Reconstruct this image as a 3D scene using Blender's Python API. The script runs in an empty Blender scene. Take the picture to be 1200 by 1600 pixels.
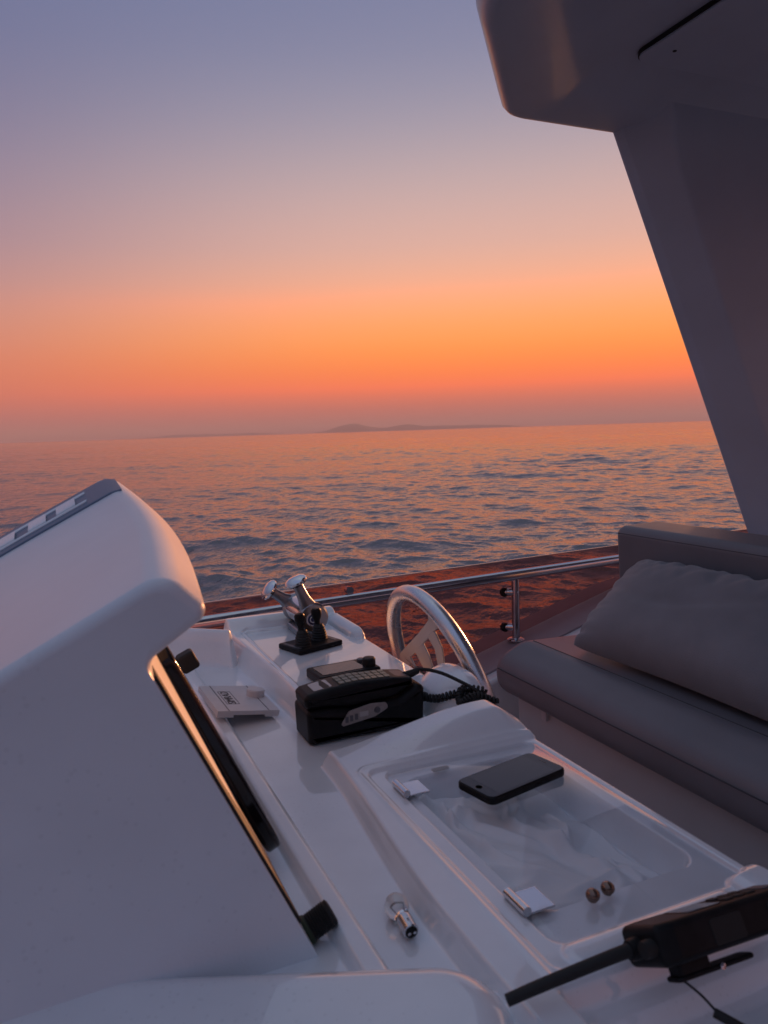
import bpy, bmesh, math, random
import numpy as np
from mathutils import Vector, Matrix
rng = np.random.default_rng(7); random.seed(7)
scene = bpy.context.scene
C = scene.collection
R = math.radians

# ------------------------------------------------------------------ camera
# world: +Y outboard across the boat, +X aft, z = 0 at the height of the lens, sea 4.4 m below
YAW, PITCH, ROLL = R(23.4), math.atan(127/1200), R(1.82)
fw = Vector((math.sin(YAW)*math.cos(PITCH), math.cos(YAW)*math.cos(PITCH), -math.sin(PITCH)))
r0 = Vector((math.cos(YAW), -math.sin(YAW), 0)); u0 = r0.cross(fw)
rt = r0*math.cos(ROLL) - u0*math.sin(ROLL); up = u0*math.cos(ROLL) + r0*math.sin(ROLL)
cam = bpy.data.cameras.new('camera'); co = bpy.data.objects.new('camera', cam); C.objects.link(co)
M4 = Matrix((rt, up, -fw)).transposed().to_4x4()
co.matrix_world = M4
cam.sensor_fit = 'VERTICAL'; cam.sensor_height = 36; cam.lens = 27.0
cam.clip_start = 0.02; cam.clip_end = 120000
cam.dof.use_dof = True; cam.dof.focus_distance = 3.0; cam.dof.aperture_fstop = 11.0
scene.camera = co

# ------------------------------------------------------------------ sky
SUN_AZ = R(55.0)      # from +Y towards +X
SUN_EL = R(3.5)
w = bpy.data.worlds.new('World'); scene.world = w; w.use_nodes = True
nt = w.node_tree; nt.nodes.clear()
N = nt.nodes.new; L = nt.links.new
def lin(c):
    c = c/255.0
    return c/12.92 if c <= 0.04045 else ((c+0.055)/1.055)**2.4
def rgb(r, g, b, a=1.0): return (lin(r), lin(g), lin(b), a)
tc = N('ShaderNodeTexCoord'); nrm = N('ShaderNodeVectorMath'); nrm.operation = 'NORMALIZE'
L(tc.outputs['Generated'], nrm.inputs[0])
sep = N('ShaderNodeSeparateXYZ'); L(nrm.outputs[0], sep.inputs[0])
asn = N('ShaderNodeMath'); asn.operation = 'ARCSINE'; L(sep.outputs[2], asn.inputs[0])
el = N('ShaderNodeMath'); el.operation = 'MULTIPLY'; el.inputs[1].default_value = 2/math.pi; L(asn.outputs[0], el.inputs[0])
flat = N('ShaderNodeCombineXYZ'); L(sep.outputs[0], flat.inputs[0]); L(sep.outputs[1], flat.inputs[1])
fn = N('ShaderNodeVectorMath'); fn.operation = 'NORMALIZE'; L(flat.outputs[0], fn.inputs[0])
dot = N('ShaderNodeVectorMath'); dot.operation = 'DOT_PRODUCT'; L(fn.outputs[0], dot.inputs[0])
dot.inputs[1].default_value = (math.sin(SUN_AZ), math.cos(SUN_AZ), 0)
def ramp(stops):
    n = N('ShaderNodeValToRGB'); n.color_ramp.interpolation = 'B_SPLINE'
    e = n.color_ramp.elements
    while len(e) > 1: e.remove(e[-1])
    e[0].position = stops[0][0]/90; e[0].color = [x*.80 for x in rgb(*stops[0][1])[:3]]+[1]
    for d, c in stops[1:]:
        k = e.new(d/90); q = list(rgb(*c))
        if c[0] >= 254: q[0] *= 1.3      # the photograph clips red here
        if d <= 30: q[:3] = [x*.90 for x in q[:3]]
        k.color = q
    L(el.outputs[0], n.inputs[0]); return n
near_sun = ramp([(0,(176,104,98)),(1.2,(196,106,92)),(2.4,(232,114,82)),(3.6,(255,126,62)),(5,(255,144,62)),(6.5,(255,160,76)),(8.5,(254,170,110)),(10.5,(240,174,142)),(13,(218,172,158)),(17,(190,166,166)),(21,(154,148,164)),(25,(128,131,158)),(30,(110,118,152)),(45,(122,131,154)),(70,(140,149,164)),(90,(140,149,164))])
mid_sun = ramp([(0,(160,108,110)),(1.2,(178,106,104)),(2.4,(204,112,96)),(3.6,(212,118,94)),(5,(212,124,100)),(6.5,(206,130,112)),(8.5,(192,136,126)),(10.5,(176,134,136)),(13,(158,130,142)),(17,(134,123,146)),(21,(115,114,144)),(25,(104,110,144)),(30,(96,108,145)),(45,(120,130,153)),(70,(140,149,164)),(90,(140,149,164))])
away = ramp([(0,(72,78,98)),(4,(80,84,106)),(9,(86,90,114)),(15,(84,93,122)),(24,(88,98,126)),(45,(118,129,150)),(70,(102,115,158)),(90,(140,149,164))])
def mrange(a, b):
    m = N('ShaderNodeMapRange'); m.interpolation_type = 'SMOOTHSTEP'
    m.inputs['From Min'].default_value = a; m.inputs['From Max'].default_value = b
    L(dot.outputs['Value'], m.inputs['Value']); return m
def mixc(f, a, b):
    m = N('ShaderNodeMix'); m.data_type = 'RGBA'
    L(f, m.inputs['Factor']); L(a, m.inputs[6]); L(b, m.inputs[7]); return m.outputs[2]
m1 = mixc(mrange(0.42, 0.92).outputs[0], mid_sun.outputs[0], near_sun.outputs[0])
m2 = mixc(mrange(-0.6, 0.52).outputs[0], away.outputs[0], m1)
sky = N('ShaderNodeTexSky'); sky.sky_type = 'NISHITA'; sky.sun_disc = False
sky.sun_elevation = SUN_EL; sky.sun_rotation = SUN_AZ; sky.air_density = 2.0; sky.dust_density = 4.0; sky.ozone_density = 3.0
sc_ = N('ShaderNodeVectorMath'); sc_.operation = 'SCALE'; sc_.inputs['Scale'].default_value = 0.006; L(sky.outputs[0], sc_.inputs[0])
add = N('ShaderNodeVectorMath'); add.operation = 'ADD'; L(m2, add.inputs[0]); L(sc_.outputs[0], add.inputs[1])
bg = N('ShaderNodeBackground'); bg.inputs['Strength'].default_value = 1.0; L(add.outputs[0], bg.inputs['Color'])
wo = N('ShaderNodeOutputWorld'); L(bg.outputs[0], wo.inputs['Surface'])

sl = bpy.data.lights.new('sun', 'SUN'); so = bpy.data.objects.new('sun', sl); C.objects.link(so)
sl.energy = 5.0; sl.angle = R(2.5); sl.color = (1.0, 0.40, 0.16)
sd_ = Vector((math.sin(SUN_AZ)*math.cos(SUN_EL), math.cos(SUN_AZ)*math.cos(SUN_EL), math.sin(SUN_EL)))
so.rotation_euler = sd_.to_track_quat('Z', 'Y').to_euler()
so.location = sd_*50

vs = scene.view_settings
vs.view_transform = 'Standard'; vs.look = 'None'; vs.gamma = 1.0; vs.use_curve_mapping = False; vs.exposure = 0.30
scene.cycles.use_denoising = True
scene.cycles.max_bounces = 8; scene.cycles.transparent_max_bounces = 12; scene.cycles.volume_bounces = 1
scene.cycles.caustics_reflective = False; scene.cycles.caustics_refractive = False
scene.cycles.sample_clamp_indirect = 4.0

# ------------------------------------------------------------------ materials
def mat(name, col, rough=0.5, metal=0.0, coat=0.0, coat_r=0.04, ior=1.5, bump=None, var=None, trans=0.0, rvar=None, sheen=0.0):
    """bump=(scale, strength, distance, detail); var=(scale, amount); rvar=(scale, lo, hi)"""
    m = bpy.data.materials.new(name); m.use_nodes = True
    t = m.node_tree; b = t.nodes['Principled BSDF']
    b.inputs['Base Color'].default_value = (*col, 1); b.inputs['Roughness'].default_value = rough
    b.inputs['Metallic'].default_value = metal; b.inputs['IOR'].default_value = ior
    b.inputs['Coat Weight'].default_value = coat; b.inputs['Coat Roughness'].default_value = coat_r
    b.inputs['Transmission Weight'].default_value = trans; b.inputs['Sheen Weight'].default_value = sheen
    tcn = t.nodes.new('ShaderNodeTexCoord')
    if var:
        n = t.nodes.new('ShaderNodeTexNoise'); n.inputs['Scale'].default_value = var[0]; n.inputs['Detail'].default_value = 6
        t.links.new(tcn.outputs['Object'], n.inputs['Vector'])
        mr = t.nodes.new('ShaderNodeMapRange'); mr.inputs['From Min'].default_value = .3; mr.inputs['From Max'].default_value = .7
        mr.inputs['To Min'].default_value = 1-var[1]; mr.inputs['To Max'].default_value = 1+var[1]*.4
        t.links.new(n.outputs['Fac'], mr.inputs['Value'])
        sc = t.nodes.new('ShaderNodeVectorMath'); sc.operation = 'SCALE'; sc.inputs[0].default_value = col
        t.links.new(mr.outputs[0], sc.inputs['Scale']); t.links.new(sc.outputs[0], b.inputs['Base Color'])
    if rvar:
        n = t.nodes.new('ShaderNodeTexNoise'); n.inputs['Scale'].default_value = rvar[0]; n.inputs['Detail'].default_value = 8
        t.links.new(tcn.outputs['Object'], n.inputs['Vector'])
        mr = t.nodes.new('ShaderNodeMapRange'); mr.inputs['From Min'].default_value = .35; mr.inputs['From Max'].default_value = .7
        mr.inputs['To Min'].default_value = rvar[1]; mr.inputs['To Max'].default_value = rvar[2]
        t.links.new(n.outputs['Fac'], mr.inputs['Value'])
        t.links.new(mr.outputs[0], b.inputs['Coat Roughness' if coat else 'Roughness'])
    if bump:
        n = t.nodes.new('ShaderNodeTexNoise'); n.inputs['Scale'].default_value = bump[0]; n.inputs['Detail'].default_value = bump[3] if len(bump) > 3 else 3
        t.links.new(tcn.outputs['Object'], n.inputs['Vector'])
        bp = t.nodes.new('ShaderNodeBump'); bp.inputs['Strength'].default_value = bump[1]; bp.inputs['Distance'].default_value = bump[2]
        t.links.new(n.outputs['Fac'], bp.inputs['Height']); t.links.new(bp.outputs[0], b.inputs['Normal'])
        if coat: t.links.new(bp.outputs[0], b.inputs['Coat Normal'])
    return m
GEL = mat('white_gelcoat', (.80,.83,.86), .35, coat=1.0, coat_r=.03, bump=(7, .15, .0012, 2), var=(14, .06), rvar=(40, .012, .07))
GEL.node_tree.nodes['Principled BSDF'].inputs['Coat IOR'].default_value = 1.75
GELS = mat('satin_gelcoat', (.70,.74,.79), .5, coat=.9, coat_r=.32, bump=(420, .25, .0006, 2), var=(8, .06))
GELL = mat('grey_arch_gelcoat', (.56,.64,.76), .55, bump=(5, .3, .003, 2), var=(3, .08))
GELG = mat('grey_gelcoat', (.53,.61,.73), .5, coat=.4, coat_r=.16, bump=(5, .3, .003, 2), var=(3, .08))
BLACK = mat('black_plastic', (.012,.012,.013), .42, bump=(700, .3, .0003), var=(60, .3))
BLACK.node_tree.nodes['Principled BSDF'].inputs['Specular IOR Level'].default_value = .15
BLKG = mat('black_gloss', (.006,.006,.008), .07, bump=(30, .1, .0003))
RUB = mat('black_rubber', (.010,.010,.010), .65, bump=(250, .3, .0005))
CHROME = mat('chrome', (.72,.72,.74), .10, metal=1, rvar=(60, .05, .2))
STEEL = mat('stainless_steel', (.62,.62,.65), .16, metal=1, rvar=(25, .08, .26))
SATIN = mat('satin_alloy', (.34,.34,.36), .30, metal=1, bump=(300, .2, .0003))
GREYP = mat('grey_plastic', (.60,.57,.58), .48, bump=(500, .25, .0003), var=(40, .06))
GREYD = mat('dark_grey_plastic', (.09,.09,.10), .4, bump=(500, .25, .0003))
CREAM = mat('cream_panel', (.27,.25,.22), .4, var=(20, .08))
KEY = mat('grey_green_key', (.20,.22,.18), .5, var=(90, .1))
LCD = mat('pale_display', (.42,.40,.40), .22)
PLATE = mat('grey_nameplate', (.28,.25,.24), .3, var=(120, .15))
INK = mat('dark_ink', (.02,.02,.025), .6)
WHT = mat('white_print', (.7,.7,.72), .5)
BLUE = mat('blue_emblem', (.02,.03,.12), .3)
VINYL = mat('grey_vinyl', (.195,.185,.20), .48, bump=(260, .35, .0008, 4), var=(6, .10))
SEAM = mat('dark_seam', (.05,.05,.055), .7)
FABRIC = mat('grey_fabric', (.23,.225,.24), .85, bump=(420, .6, .0012, 3), var=(9, .15), sheen=.3)
COTTON = mat('white_cotton', (.88,.88,.89), .9, bump=(700, .4, .0006, 2), sheen=.2)
TREAD = mat('mauve_tread', (.34,.30,.33), .6, bump=(500, .4, .0008), var=(10, .1))
DECKM = mat('grey_nonskid_deck', (.46,.46,.47), .6, var=(12, .15))
BRASS = mat('brown_stud', (.22,.15,.12), .22, metal=.9)
GREEN = mat('green_seal', (.02,.035,.014), .6)
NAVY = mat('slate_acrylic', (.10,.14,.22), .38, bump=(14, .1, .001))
GLASSB = mat('bulb_glass', (1,1,1), .01, trans=1.0, ior=1.45)

def salt(m, scale, lo):
    t = m.node_tree; b = t.nodes['Principled BSDF']; src = b.inputs['Base Color'].links[0].from_socket
    tcn = t.nodes.new('ShaderNodeTexCoord'); vo = t.nodes.new('ShaderNodeTexVoronoi'); vo.inputs['Scale'].default_value = scale
    n = t.nodes.new('ShaderNodeTexNoise'); n.inputs['Scale'].default_value = 5; t.links.new(tcn.outputs['Object'], n.inputs['Vector'])
    t.links.new(tcn.outputs['Object'], vo.inputs['Vector'])
    th_ = t.nodes.new('ShaderNodeMapRange'); th_.inputs['From Min'].default_value = .42; th_.inputs['From Max'].default_value = .62; th_.inputs['To Min'].default_value = .02; th_.inputs['To Max'].default_value = .20
    t.links.new(n.outputs['Fac'], th_.inputs['Value'])
    cmp = t.nodes.new('ShaderNodeMath'); cmp.operation = 'LESS_THAN'; t.links.new(vo.outputs['Distance'], cmp.inputs[0]); t.links.new(th_.outputs[0], cmp.inputs[1])
    mr = t.nodes.new('ShaderNodeMapRange'); mr.inputs['To Min'].default_value = 1; mr.inputs['To Max'].default_value = lo; t.links.new(cmp.outputs[0], mr.inputs['Value'])
    sc = t.nodes.new('ShaderNodeVectorMath'); sc.operation = 'SCALE'; t.links.new(src, sc.inputs[0]); t.links.new(mr.outputs[0], sc.inputs['Scale'])
    t.links.new(sc.outputs[0], b.inputs['Base Color'])
salt(GEL, 120, .93); salt(GELS, 90, .94)
def clear_mat(name, tint, refl_ior, rough=.01):
    m = bpy.data.materials.new(name); m.use_nodes = True
    t = m.node_tree; t.nodes.clear()
    o = t.nodes.new('ShaderNodeOutputMaterial'); tr = t.nodes.new('ShaderNodeBsdfTransparent'); tr.inputs[0].default_value = (*tint, 1)
    g = t.nodes.new('ShaderNodeBsdfGlossy'); g.inputs['Roughness'].default_value = rough; g.inputs['Color'].default_value = (1,1,1,1)
    f = t.nodes.new('ShaderNodeFresnel'); f.inputs['IOR'].default_value = refl_ior
    mx = t.nodes.new('ShaderNodeMixShader')
    gm = t.nodes.new('ShaderNodeNewGeometry'); iv = t.nodes.new('ShaderNodeMath'); iv.operation = 'SUBTRACT'; iv.inputs[0].default_value = 1.0
    t.links.new(gm.outputs['Backfacing'], iv.inputs[1]); ml = t.nodes.new('ShaderNodeMath'); ml.operation = 'MULTIPLY'
    t.links.new(f.outputs[0], ml.inputs[0]); t.links.new(iv.outputs[0], ml.inputs[1])
    t.links.new(ml.outputs[0], mx.inputs[0]); t.links.new(tr.outputs[0], mx.inputs[1]); t.links.new(g.outputs[0], mx.inputs[2])
    t.links.new(mx.outputs[0], o.inputs[0]); return m
ACRYL = clear_mat('clear_acrylic', (.96,.96,.965), 1.5, .012)
SMOKE = clear_mat('bronze_glass', (.76,.51,.49), 1.3, .02)

# ------------------------------------------------------------------ helpers
def thing(name, loc, label, cat, group=None, rot=(0,0,0)):
    o = bpy.data.objects.new(name, None); C.objects.link(o); o.location = loc; o.rotation_euler = rot
    o.empty_display_size = .05
    o['label'] = label; o['category'] = cat
    if group: o['group'] = group
    return o
def root_of(p):
    while p.parent: p = p.parent
    return p
def mesh(name, v, f, m, parent=None, local=False, smooth=35, wn=True, kind=None):
    """world coordinates unless local; parts live in the frame of their thing"""
    me = bpy.data.meshes.new(name)
    v = np.asarray(v, float)
    if parent is not None and not local:
        r = root_of(parent); mi = np.array(Matrix.LocRotScale(r.location, r.rotation_euler, None).inverted())
        v = v @ mi[:3,:3].T + mi[:3,3]
    me.from_pydata(v.tolist(), [], [list(map(int, q)) for q in f]); me.update()
    return finish(name, me, m, parent, smooth, wn, kind)
def finish(name, me, m, parent=None, smooth=35, wn=True, kind=None):
    bm = bmesh.new(); bm.from_mesh(me); bmesh.ops.recalc_face_normals(bm, faces=bm.faces); bm.to_mesh(me); bm.free()
    me.materials.append(m)
    if smooth:
        me.shade_smooth()
        if smooth < 180: me.set_sharp_from_angle(angle=R(smooth))
    o = bpy.data.objects.new(name, me); C.objects.link(o)
    if parent is not None: o.parent = parent
    if wn and smooth:
        k = o.modifiers.new('wn', 'WEIGHTED_NORMAL'); k.keep_sharp = True
    if kind: o['kind'] = kind
    return o
def tag(o, label, cat, group=None):
    o['label'] = label; o['category'] = cat
    if group: o['group'] = group
    return o
def fillet(pts, rad, seg=6):
    """rounded closed 2D polygon; rad one number or one per corner"""
    n = len(pts); out = []
    if not hasattr(rad, '__len__'): rad = [rad]*n
    for i in range(n):
        p0, p, p1 = (np.array(pts[(i-1) % n], float), np.array(pts[i], float), np.array(pts[(i+1) % n], float))
        a, b = p0-p, p1-p; la, lb = np.linalg.norm(a), np.linalg.norm(b); a /= la; b /= lb
        r = rad[i]
        ang = math.acos(max(-1, min(1, float(a @ b))))
        if r <= 0 or ang > 3.1: out.append(p); continue
        d = min(r/math.tan(ang/2), la*.48, lb*.48); r = d*math.tan(ang/2)
        c = p + (a+b)/np.linalg.norm(a+b)*(r/math.sin(ang/2))
        s, e = p+a*d-c, p+b*d-c
        t0 = math.atan2(s[1], s[0]); t1 = math.atan2(e[1], e[0]); dt = (t1-t0+math.pi) % (2*math.pi) - math.pi
        for k in range(seg+1):
            t = t0+dt*k/seg; out.append(c+r*np.array((math.cos(t), math.sin(t))))
    return np.array(out)
def inset(poly, d):
    p = np.asarray(poly); nx = np.roll(p,-1,0)-p; pv = p-np.roll(p,1,0)
    nx /= np.linalg.norm(nx,axis=1)[:,None]+1e-12; pv /= np.linalg.norm(pv,axis=1)[:,None]+1e-12
    t = nx+pv; t /= np.linalg.norm(t,axis=1)[:,None]+1e-12
    area = .5*np.sum(p[:,0]*np.roll(p[:,1],-1)-np.roll(p[:,0],-1)*p[:,1])
    nn = np.stack((-t[:,1], t[:,0]),1)*(1 if area > 0 else -1)
    return p+nn*d
def loft(loops, closed=True, cap=True):
    n, m = len(loops), len(loops[0]); v = np.concatenate([np.asarray(l, float) for l in loops]); f = []
    for i in range(n-1):
        for j in range(m if closed else m-1):
            k = (j+1) % m; f.append((i*m+j, i*m+k, (i+1)*m+k, (i+1)*m+j))
    if cap and closed: f.append(tuple(range(m))[::-1]); f.append(tuple((n-1)*m+j for j in range(m)))
    return v, f
def bar(prof, a, b, r=0.0, mapf=None, mid=1, seg=4, warp=None):
    """closed 2D profile swept from a to b with rounded ends; mapf(p, q, s) -> xyz; warp(profile, s)"""
    st = []
    for k in range(seg+1 if r > 0 else 1):
        t = k/seg*math.pi/2 if r > 0 else 0
        st.append((r*(1-math.sin(t)), a+r*(1-math.cos(t))))
    for k in range(1, mid): st.append((0, a+r+(b-a-2*r)*k/mid))
    for k in range(seg+1 if r > 0 else 1):
        t = (1-k/seg)*math.pi/2 if r > 0 else 0
        st.append((r*(1-math.sin(t)), b-r*(1-math.cos(t))))
    loops = []
    for ins, s in st:
        p = warp(prof, s) if warp else prof
        if ins > 0: p = inset(p, ins)
        loops.append(np.array([mapf(q[0], q[1], s) for q in p]))
    return loft(loops)
XZ = lambda p, q, s: (p, s, q)      # profile in xz, swept along y
XY = lambda p, q, s: (p, q, s)      # profile in xy, swept along z
YZ = lambda p, q, s: (s, p, q)      # profile in yz, swept along x
def frame_of(d):
    d = Vector(d).normalized(); a = Vector((0,0,1)) if abs(d.z) < .9 else Vector((1,0,0))
    x = a.cross(d).normalized(); y = d.cross(x); return x, y, d
def tube(pts, r, seg=12, closed=False, cap=True):
    pts = [Vector(p) for p in pts]; n = len(pts); rr = r if hasattr(r, '__len__') else [r]*n
    loops = []; x = None
    for i in range(n):
        d = (pts[(i+1) % n]-pts[i-1]) if closed else (pts[min(i+1,n-1)]-pts[max(i-1,0)])
        d.normalize()
        if x is None: x = frame_of(d)[0]
        x = (x-d*x.dot(d)).normalized(); y = d.cross(x)
        loops.append([pts[i]+(x*math.cos(t)+y*math.sin(t))*rr[i] for t in (2*math.pi*k/seg for k in range(seg))])
    v, f = loft(loops, cap=not closed)
    if closed:
        m = seg
        for j in range(m): f.append(((n-1)*m+j, (n-1)*m+(j+1) % m, (j+1) % m, j))
    return v, f
def lathe(prof, origin, axis, seg=28):
    """prof: list of (radius, height along the axis)"""
    x, y, d = frame_of(axis); o = Vector(origin)
    loops = [[o+d*h+(x*math.cos(t)+y*math.sin(t))*max(r,1e-5) for t in (2*math.pi*k/seg for k in range(seg))] for r, h in prof]
    return loft(loops)
def rboxm(sx, sy, sz, r, seg=3):
    bm = bmesh.new(); bmesh.ops.create_cube(bm, size=1); bmesh.ops.scale(bm, vec=(sx,sy,sz), verts=bm.verts)
    if r > 0: bmesh.ops.bevel(bm, geom=bm.edges[:], offset=r, segments=seg, profile=.5, affect='EDGES')
    v = np.array([q.co[:] for q in bm.verts]); bm.verts.index_update(); f = [[q.index for q in p.verts] for p in bm.faces]; bm.free()
    return v, f
def place(v, loc, rot=(0,0,0)):
    m = np.array(Matrix.LocRotScale(Vector(loc), __import__('mathutils').Euler(rot), None)); return np.asarray(v) @ m[:3,:3].T + m[:3,3]
def spline(pts, n=10):
    p = [Vector(q) for q in pts]; p = [p[0]*2-p[1]]+p+[p[-1]*2-p[-2]]; out = []
    for i in range(1, len(p)-2):
        for k in range(n):
            t = k/n; a, b, c, d = p[i-1], p[i], p[i+1], p[i+2]
            out.append(.5*((2*b)+(c-a)*t+(2*a-5*b+4*c-d)*t*t+(3*b-a-3*c+d)*t**3))
    out.append(p[-2]); return out
def rrect(x0, x1, y0, y1, r, seg=5): return fillet([(x0,y0),(x1,y0),(x1,y1),(x0,y1)], r, seg)
def add_text(name, body, size, depth, mtx, m, parent, spacing=1.0):
    cu = bpy.data.curves.new(name, 'FONT'); cu.body = body; cu.size = size; cu.extrude = depth; cu.align_x = 'CENTER'; cu.align_y = 'CENTER'; cu.space_character = spacing
    o = bpy.data.objects.new(name, cu); C.objects.link(o)
    dg = bpy.context.evaluated_depsgraph_get(); me = bpy.data.meshes.new_from_object(o.evaluated_get(dg))
    bpy.data.objects.remove(o); bpy.data.curves.remove(cu)
    me.transform(mtx); r = root_of(parent); me.transform(Matrix.LocRotScale(r.location, r.rotation_euler, None).inverted())
    return finish(name, me, m, parent, smooth=0)
def ss(t): t = np.clip(t, 0, 1); return t*t*(3-2*t)

# ------------------------------------------------------------------ sea
SEA = -4.4
def build_sea():
    dense = np.linspace(YAW-R(38), YAW+R(38), 600); coarse = np.linspace(YAW+R(38), YAW-R(38)+2*math.pi, 62)[1:-1]
    az = np.concatenate((dense, coarse)); na = len(az)
    inv = np.concatenate((np.arange(1/8.0, 1/20.0, -1.3e-4), np.arange(1/20.0, 1/2600.0, -4.2e-5))); rad = np.concatenate(([2.0, 3.5], 1/inv, [4000, 7000, 12000, 20000, 30000.])); nr = len(rad)
    rr, aa = np.meshgrid(rad, az, indexing='ij')
    x = rr*np.sin(aa); y = rr*np.cos(aa); z = np.zeros_like(x); ox = np.zeros_like(x); oy = np.zeros_like(x)
    dr = np.gradient(rad)[:,None]*np.ones_like(x)
    wind = YAW + R(205)
    nc = 78
    lam = np.exp(np.linspace(math.log(.42), math.log(24), nc))
    for i in range(nc):
        th = wind + rng.normal(0, .62); k = 2*math.pi/lam[i]
        slope = .031*(1.0 if lam[i] < 2.4 else (2.4/lam[i])**.55)
        a = slope/k; kx, ky = k*math.sin(th), k*math.cos(th); ph = rng.uniform(0, 6.28)
        fade = np.clip(lam[i]/(.9*dr)-.2, 0, 1)
        p = kx*x+ky*y+ph; s = np.sin(p)*a*fade
        z += s; c = np.cos(p)*a*fade*.75; ox -= c*math.sin(th)*-1; oy -= c*math.cos(th)*-1
    gust = .75+.35*np.sin(x*.05+np.sin(y*.031)*2)*np.sin(y*.043+1.3)
    z *= gust; x = x+ox*gust; y = y+oy*gust; z += SEA
    v = np.stack((x,y,z),-1).reshape(-1,3).astype(np.float32)
    i = np.arange(nr-1)[:,None]*na; j = np.arange(na)[None,:]; j1 = (j+1) % na
    q = np.stack((i+j, i+na+j, i+na+j1, i+j1), -1).reshape(-1,4).astype(np.int32)
    me = bpy.data.meshes.new('sea'); me.vertices.add(len(v)); me.vertices.foreach_set('co', v.ravel())
    me.loops.add(q.size); me.loops.foreach_set('vertex_index', q.ravel())
    me.polygons.add(len(q)); me.polygons.foreach_set('loop_start', np.arange(0, q.size, 4, dtype=np.int32))
    me.update(calc_edges=True); me.shade_smooth()
    m = bpy.data.materials.new('sea_water'); m.use_nodes = True; t = m.node_tree; b = t.nodes['Principled BSDF']
    b.inputs['Base Color'].default_value = (.055,.042,.055,1); b.inputs['Roughness'].default_value = .10; b.inputs['IOR'].default_value = 1.9
    g = t.nodes.new('ShaderNodeNewGeometry'); mp = t.nodes.new('ShaderNodeMapping'); mp.inputs['Scale'].default_value = (1,1,1); mp.inputs['Rotation'].default_value = (0,0,-wind)
    t.links.new(g.outputs['Position'], mp.inputs['Vector'])
    last = None
    for scale, strength, dist in ((.5, 1.0, .18), (1.8, 1.0, .12), (5.5, 1.0, .044), (14.0, 1.0, .014)):
        st = t.nodes.new('ShaderNodeMapping'); st.inputs['Scale'].default_value = (.55, 1.0, 1); t.links.new(mp.outputs[0], st.inputs['Vector'])
        n = t.nodes.new('ShaderNodeTexNoise'); n.inputs['Scale'].default_value = scale; n.inputs['Detail'].default_value = 3; n.inputs['Roughness'].default_value = .55
        t.links.new(st.outputs[0], n.inputs['Vector'])
        bp = t.nodes.new('ShaderNodeBump'); bp.inputs['Strength'].default_value = strength; bp.inputs['Distance'].default_value = dist
        t.links.new(n.outputs['Fac'], bp.inputs['Height'])
        if last: t.links.new(last.outputs[0], bp.inputs['Normal'])
        last = bp
    t.links.new(last.outputs[0], b.inputs['Normal'])
    me.materials.append(m)
    o = bpy.data.objects.new('sea', me); C.objects.link(o); o['kind'] = 'structure'
    o['label'] = 'choppy open sea reflecting the orange sunset'
build_sea()

# ------------------------------------------------------------------ islands on the horizon
ISL = mat('island_scrub', (.10,.085,.06), .9, var=(.004, .3))
def island(name, label, px0, px1, peaks, dist, depth):
    """ridge seen between two bearings; heights in metres"""
    nx, ny = 220, 14
    b0, b1 = [YAW+math.atan((p-600)/1200) for p in (px0, px1)]
    rg = np.random.default_rng(int(px0)+3); ph = rg.uniform(0, 6.28, 40)
    v = []
    for j in range(ny):
        d = dist+depth*j/(ny-1); e = max(0.0, math.sin(math.pi*j/(ny-1)))**.8
        for i in range(nx):
            u = i/(nx-1); px = px0+(px1-px0)*u; a = b0+(b1-b0)*u
            h = sum(hh*math.exp(-((px-c)/s)**2) for c, s, hh in peaks)
            h *= 1+.16*sum(math.sin(u*(9+7*k)+j*.6+ph[k])/(1+.5*k) for k in range(12))*.6
            h *= min(1, u*9, (1-u)*9)
            v.append((d*math.sin(a), d*math.cos(a), SEA-2+max(0, h)*e+ (0 if j in (0, ny-1) else 2)))
    f = [(j*nx+i, j*nx+i+1, (j+1)*nx+i+1, (j+1)*nx+i) for j in range(ny-1) for i in range(nx-1)]
    o = mesh(name, v, f, ISL, smooth=180, wn=False, kind='structure'); o['label'] = label
    return o
island('island', 'low hazy island with two humps on the horizon', 440, 850, [(556,36,165),(636,26,98),(745,75,62),(690,40,30)], 15000, 1500)
island('headland', 'faint long headland far along the horizon', 150, 470, [(300,70,52),(400,50,42)], 18000, 1200)

# ------------------------------------------------------------------ deck and bulwark
DECKZ = -1.15
v, f = rboxm(7.0, 4.6, .06, .01); o = mesh('deck', place(v, (1.2, -.25, DECKZ-.03)), f, DECKM, kind='structure')
def rail_y(x): return 2.027+.112*x-.003*x*x if x < 2 else 2.239+.05*(x-2)
def cope_z(x): return -.80+.235*max(0, x-1.12)*(1 if x < 2 else 1) if x < 1.9 else -.617+.10*(x-1.9)
def bulwark():
    loops = []
    for x in np.linspace(-2.2, 4.4, 67):
        y = rail_y(x); z = cope_z(x)
        prof = fillet([(y-.20, DECKZ-.02), (y-.16, z-.004), (y+.16, z-.004), (y+.36, -2.4), (y+.20, SEA-.6), (y-.02, SEA-.6), (y-.02, DECKZ-.02)], [0,.018,.03,.4,0,0,0], 5)
        loops.append(np.array([(x, p[0], p[1]) for p in prof]))
    v, f = loft(loops); o = mesh('bulwark', v, f, GEL, kind='structure')
    loops = []
    for x in np.linspace(-2.2, 4.4, 67):
        y = rail_y(x); z = cope_z(x)
        prof = [(y-.115, z-.004), (y-.115, z+.003), (y+.13, z+.003), (y+.13, z-.004)]
        loops.append(np.array([(x, p[0], p[1]) for p in prof]))
    v, f = loft(loops); mesh('tread_strip', v, f, TREAD, o)
bulwark()

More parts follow.
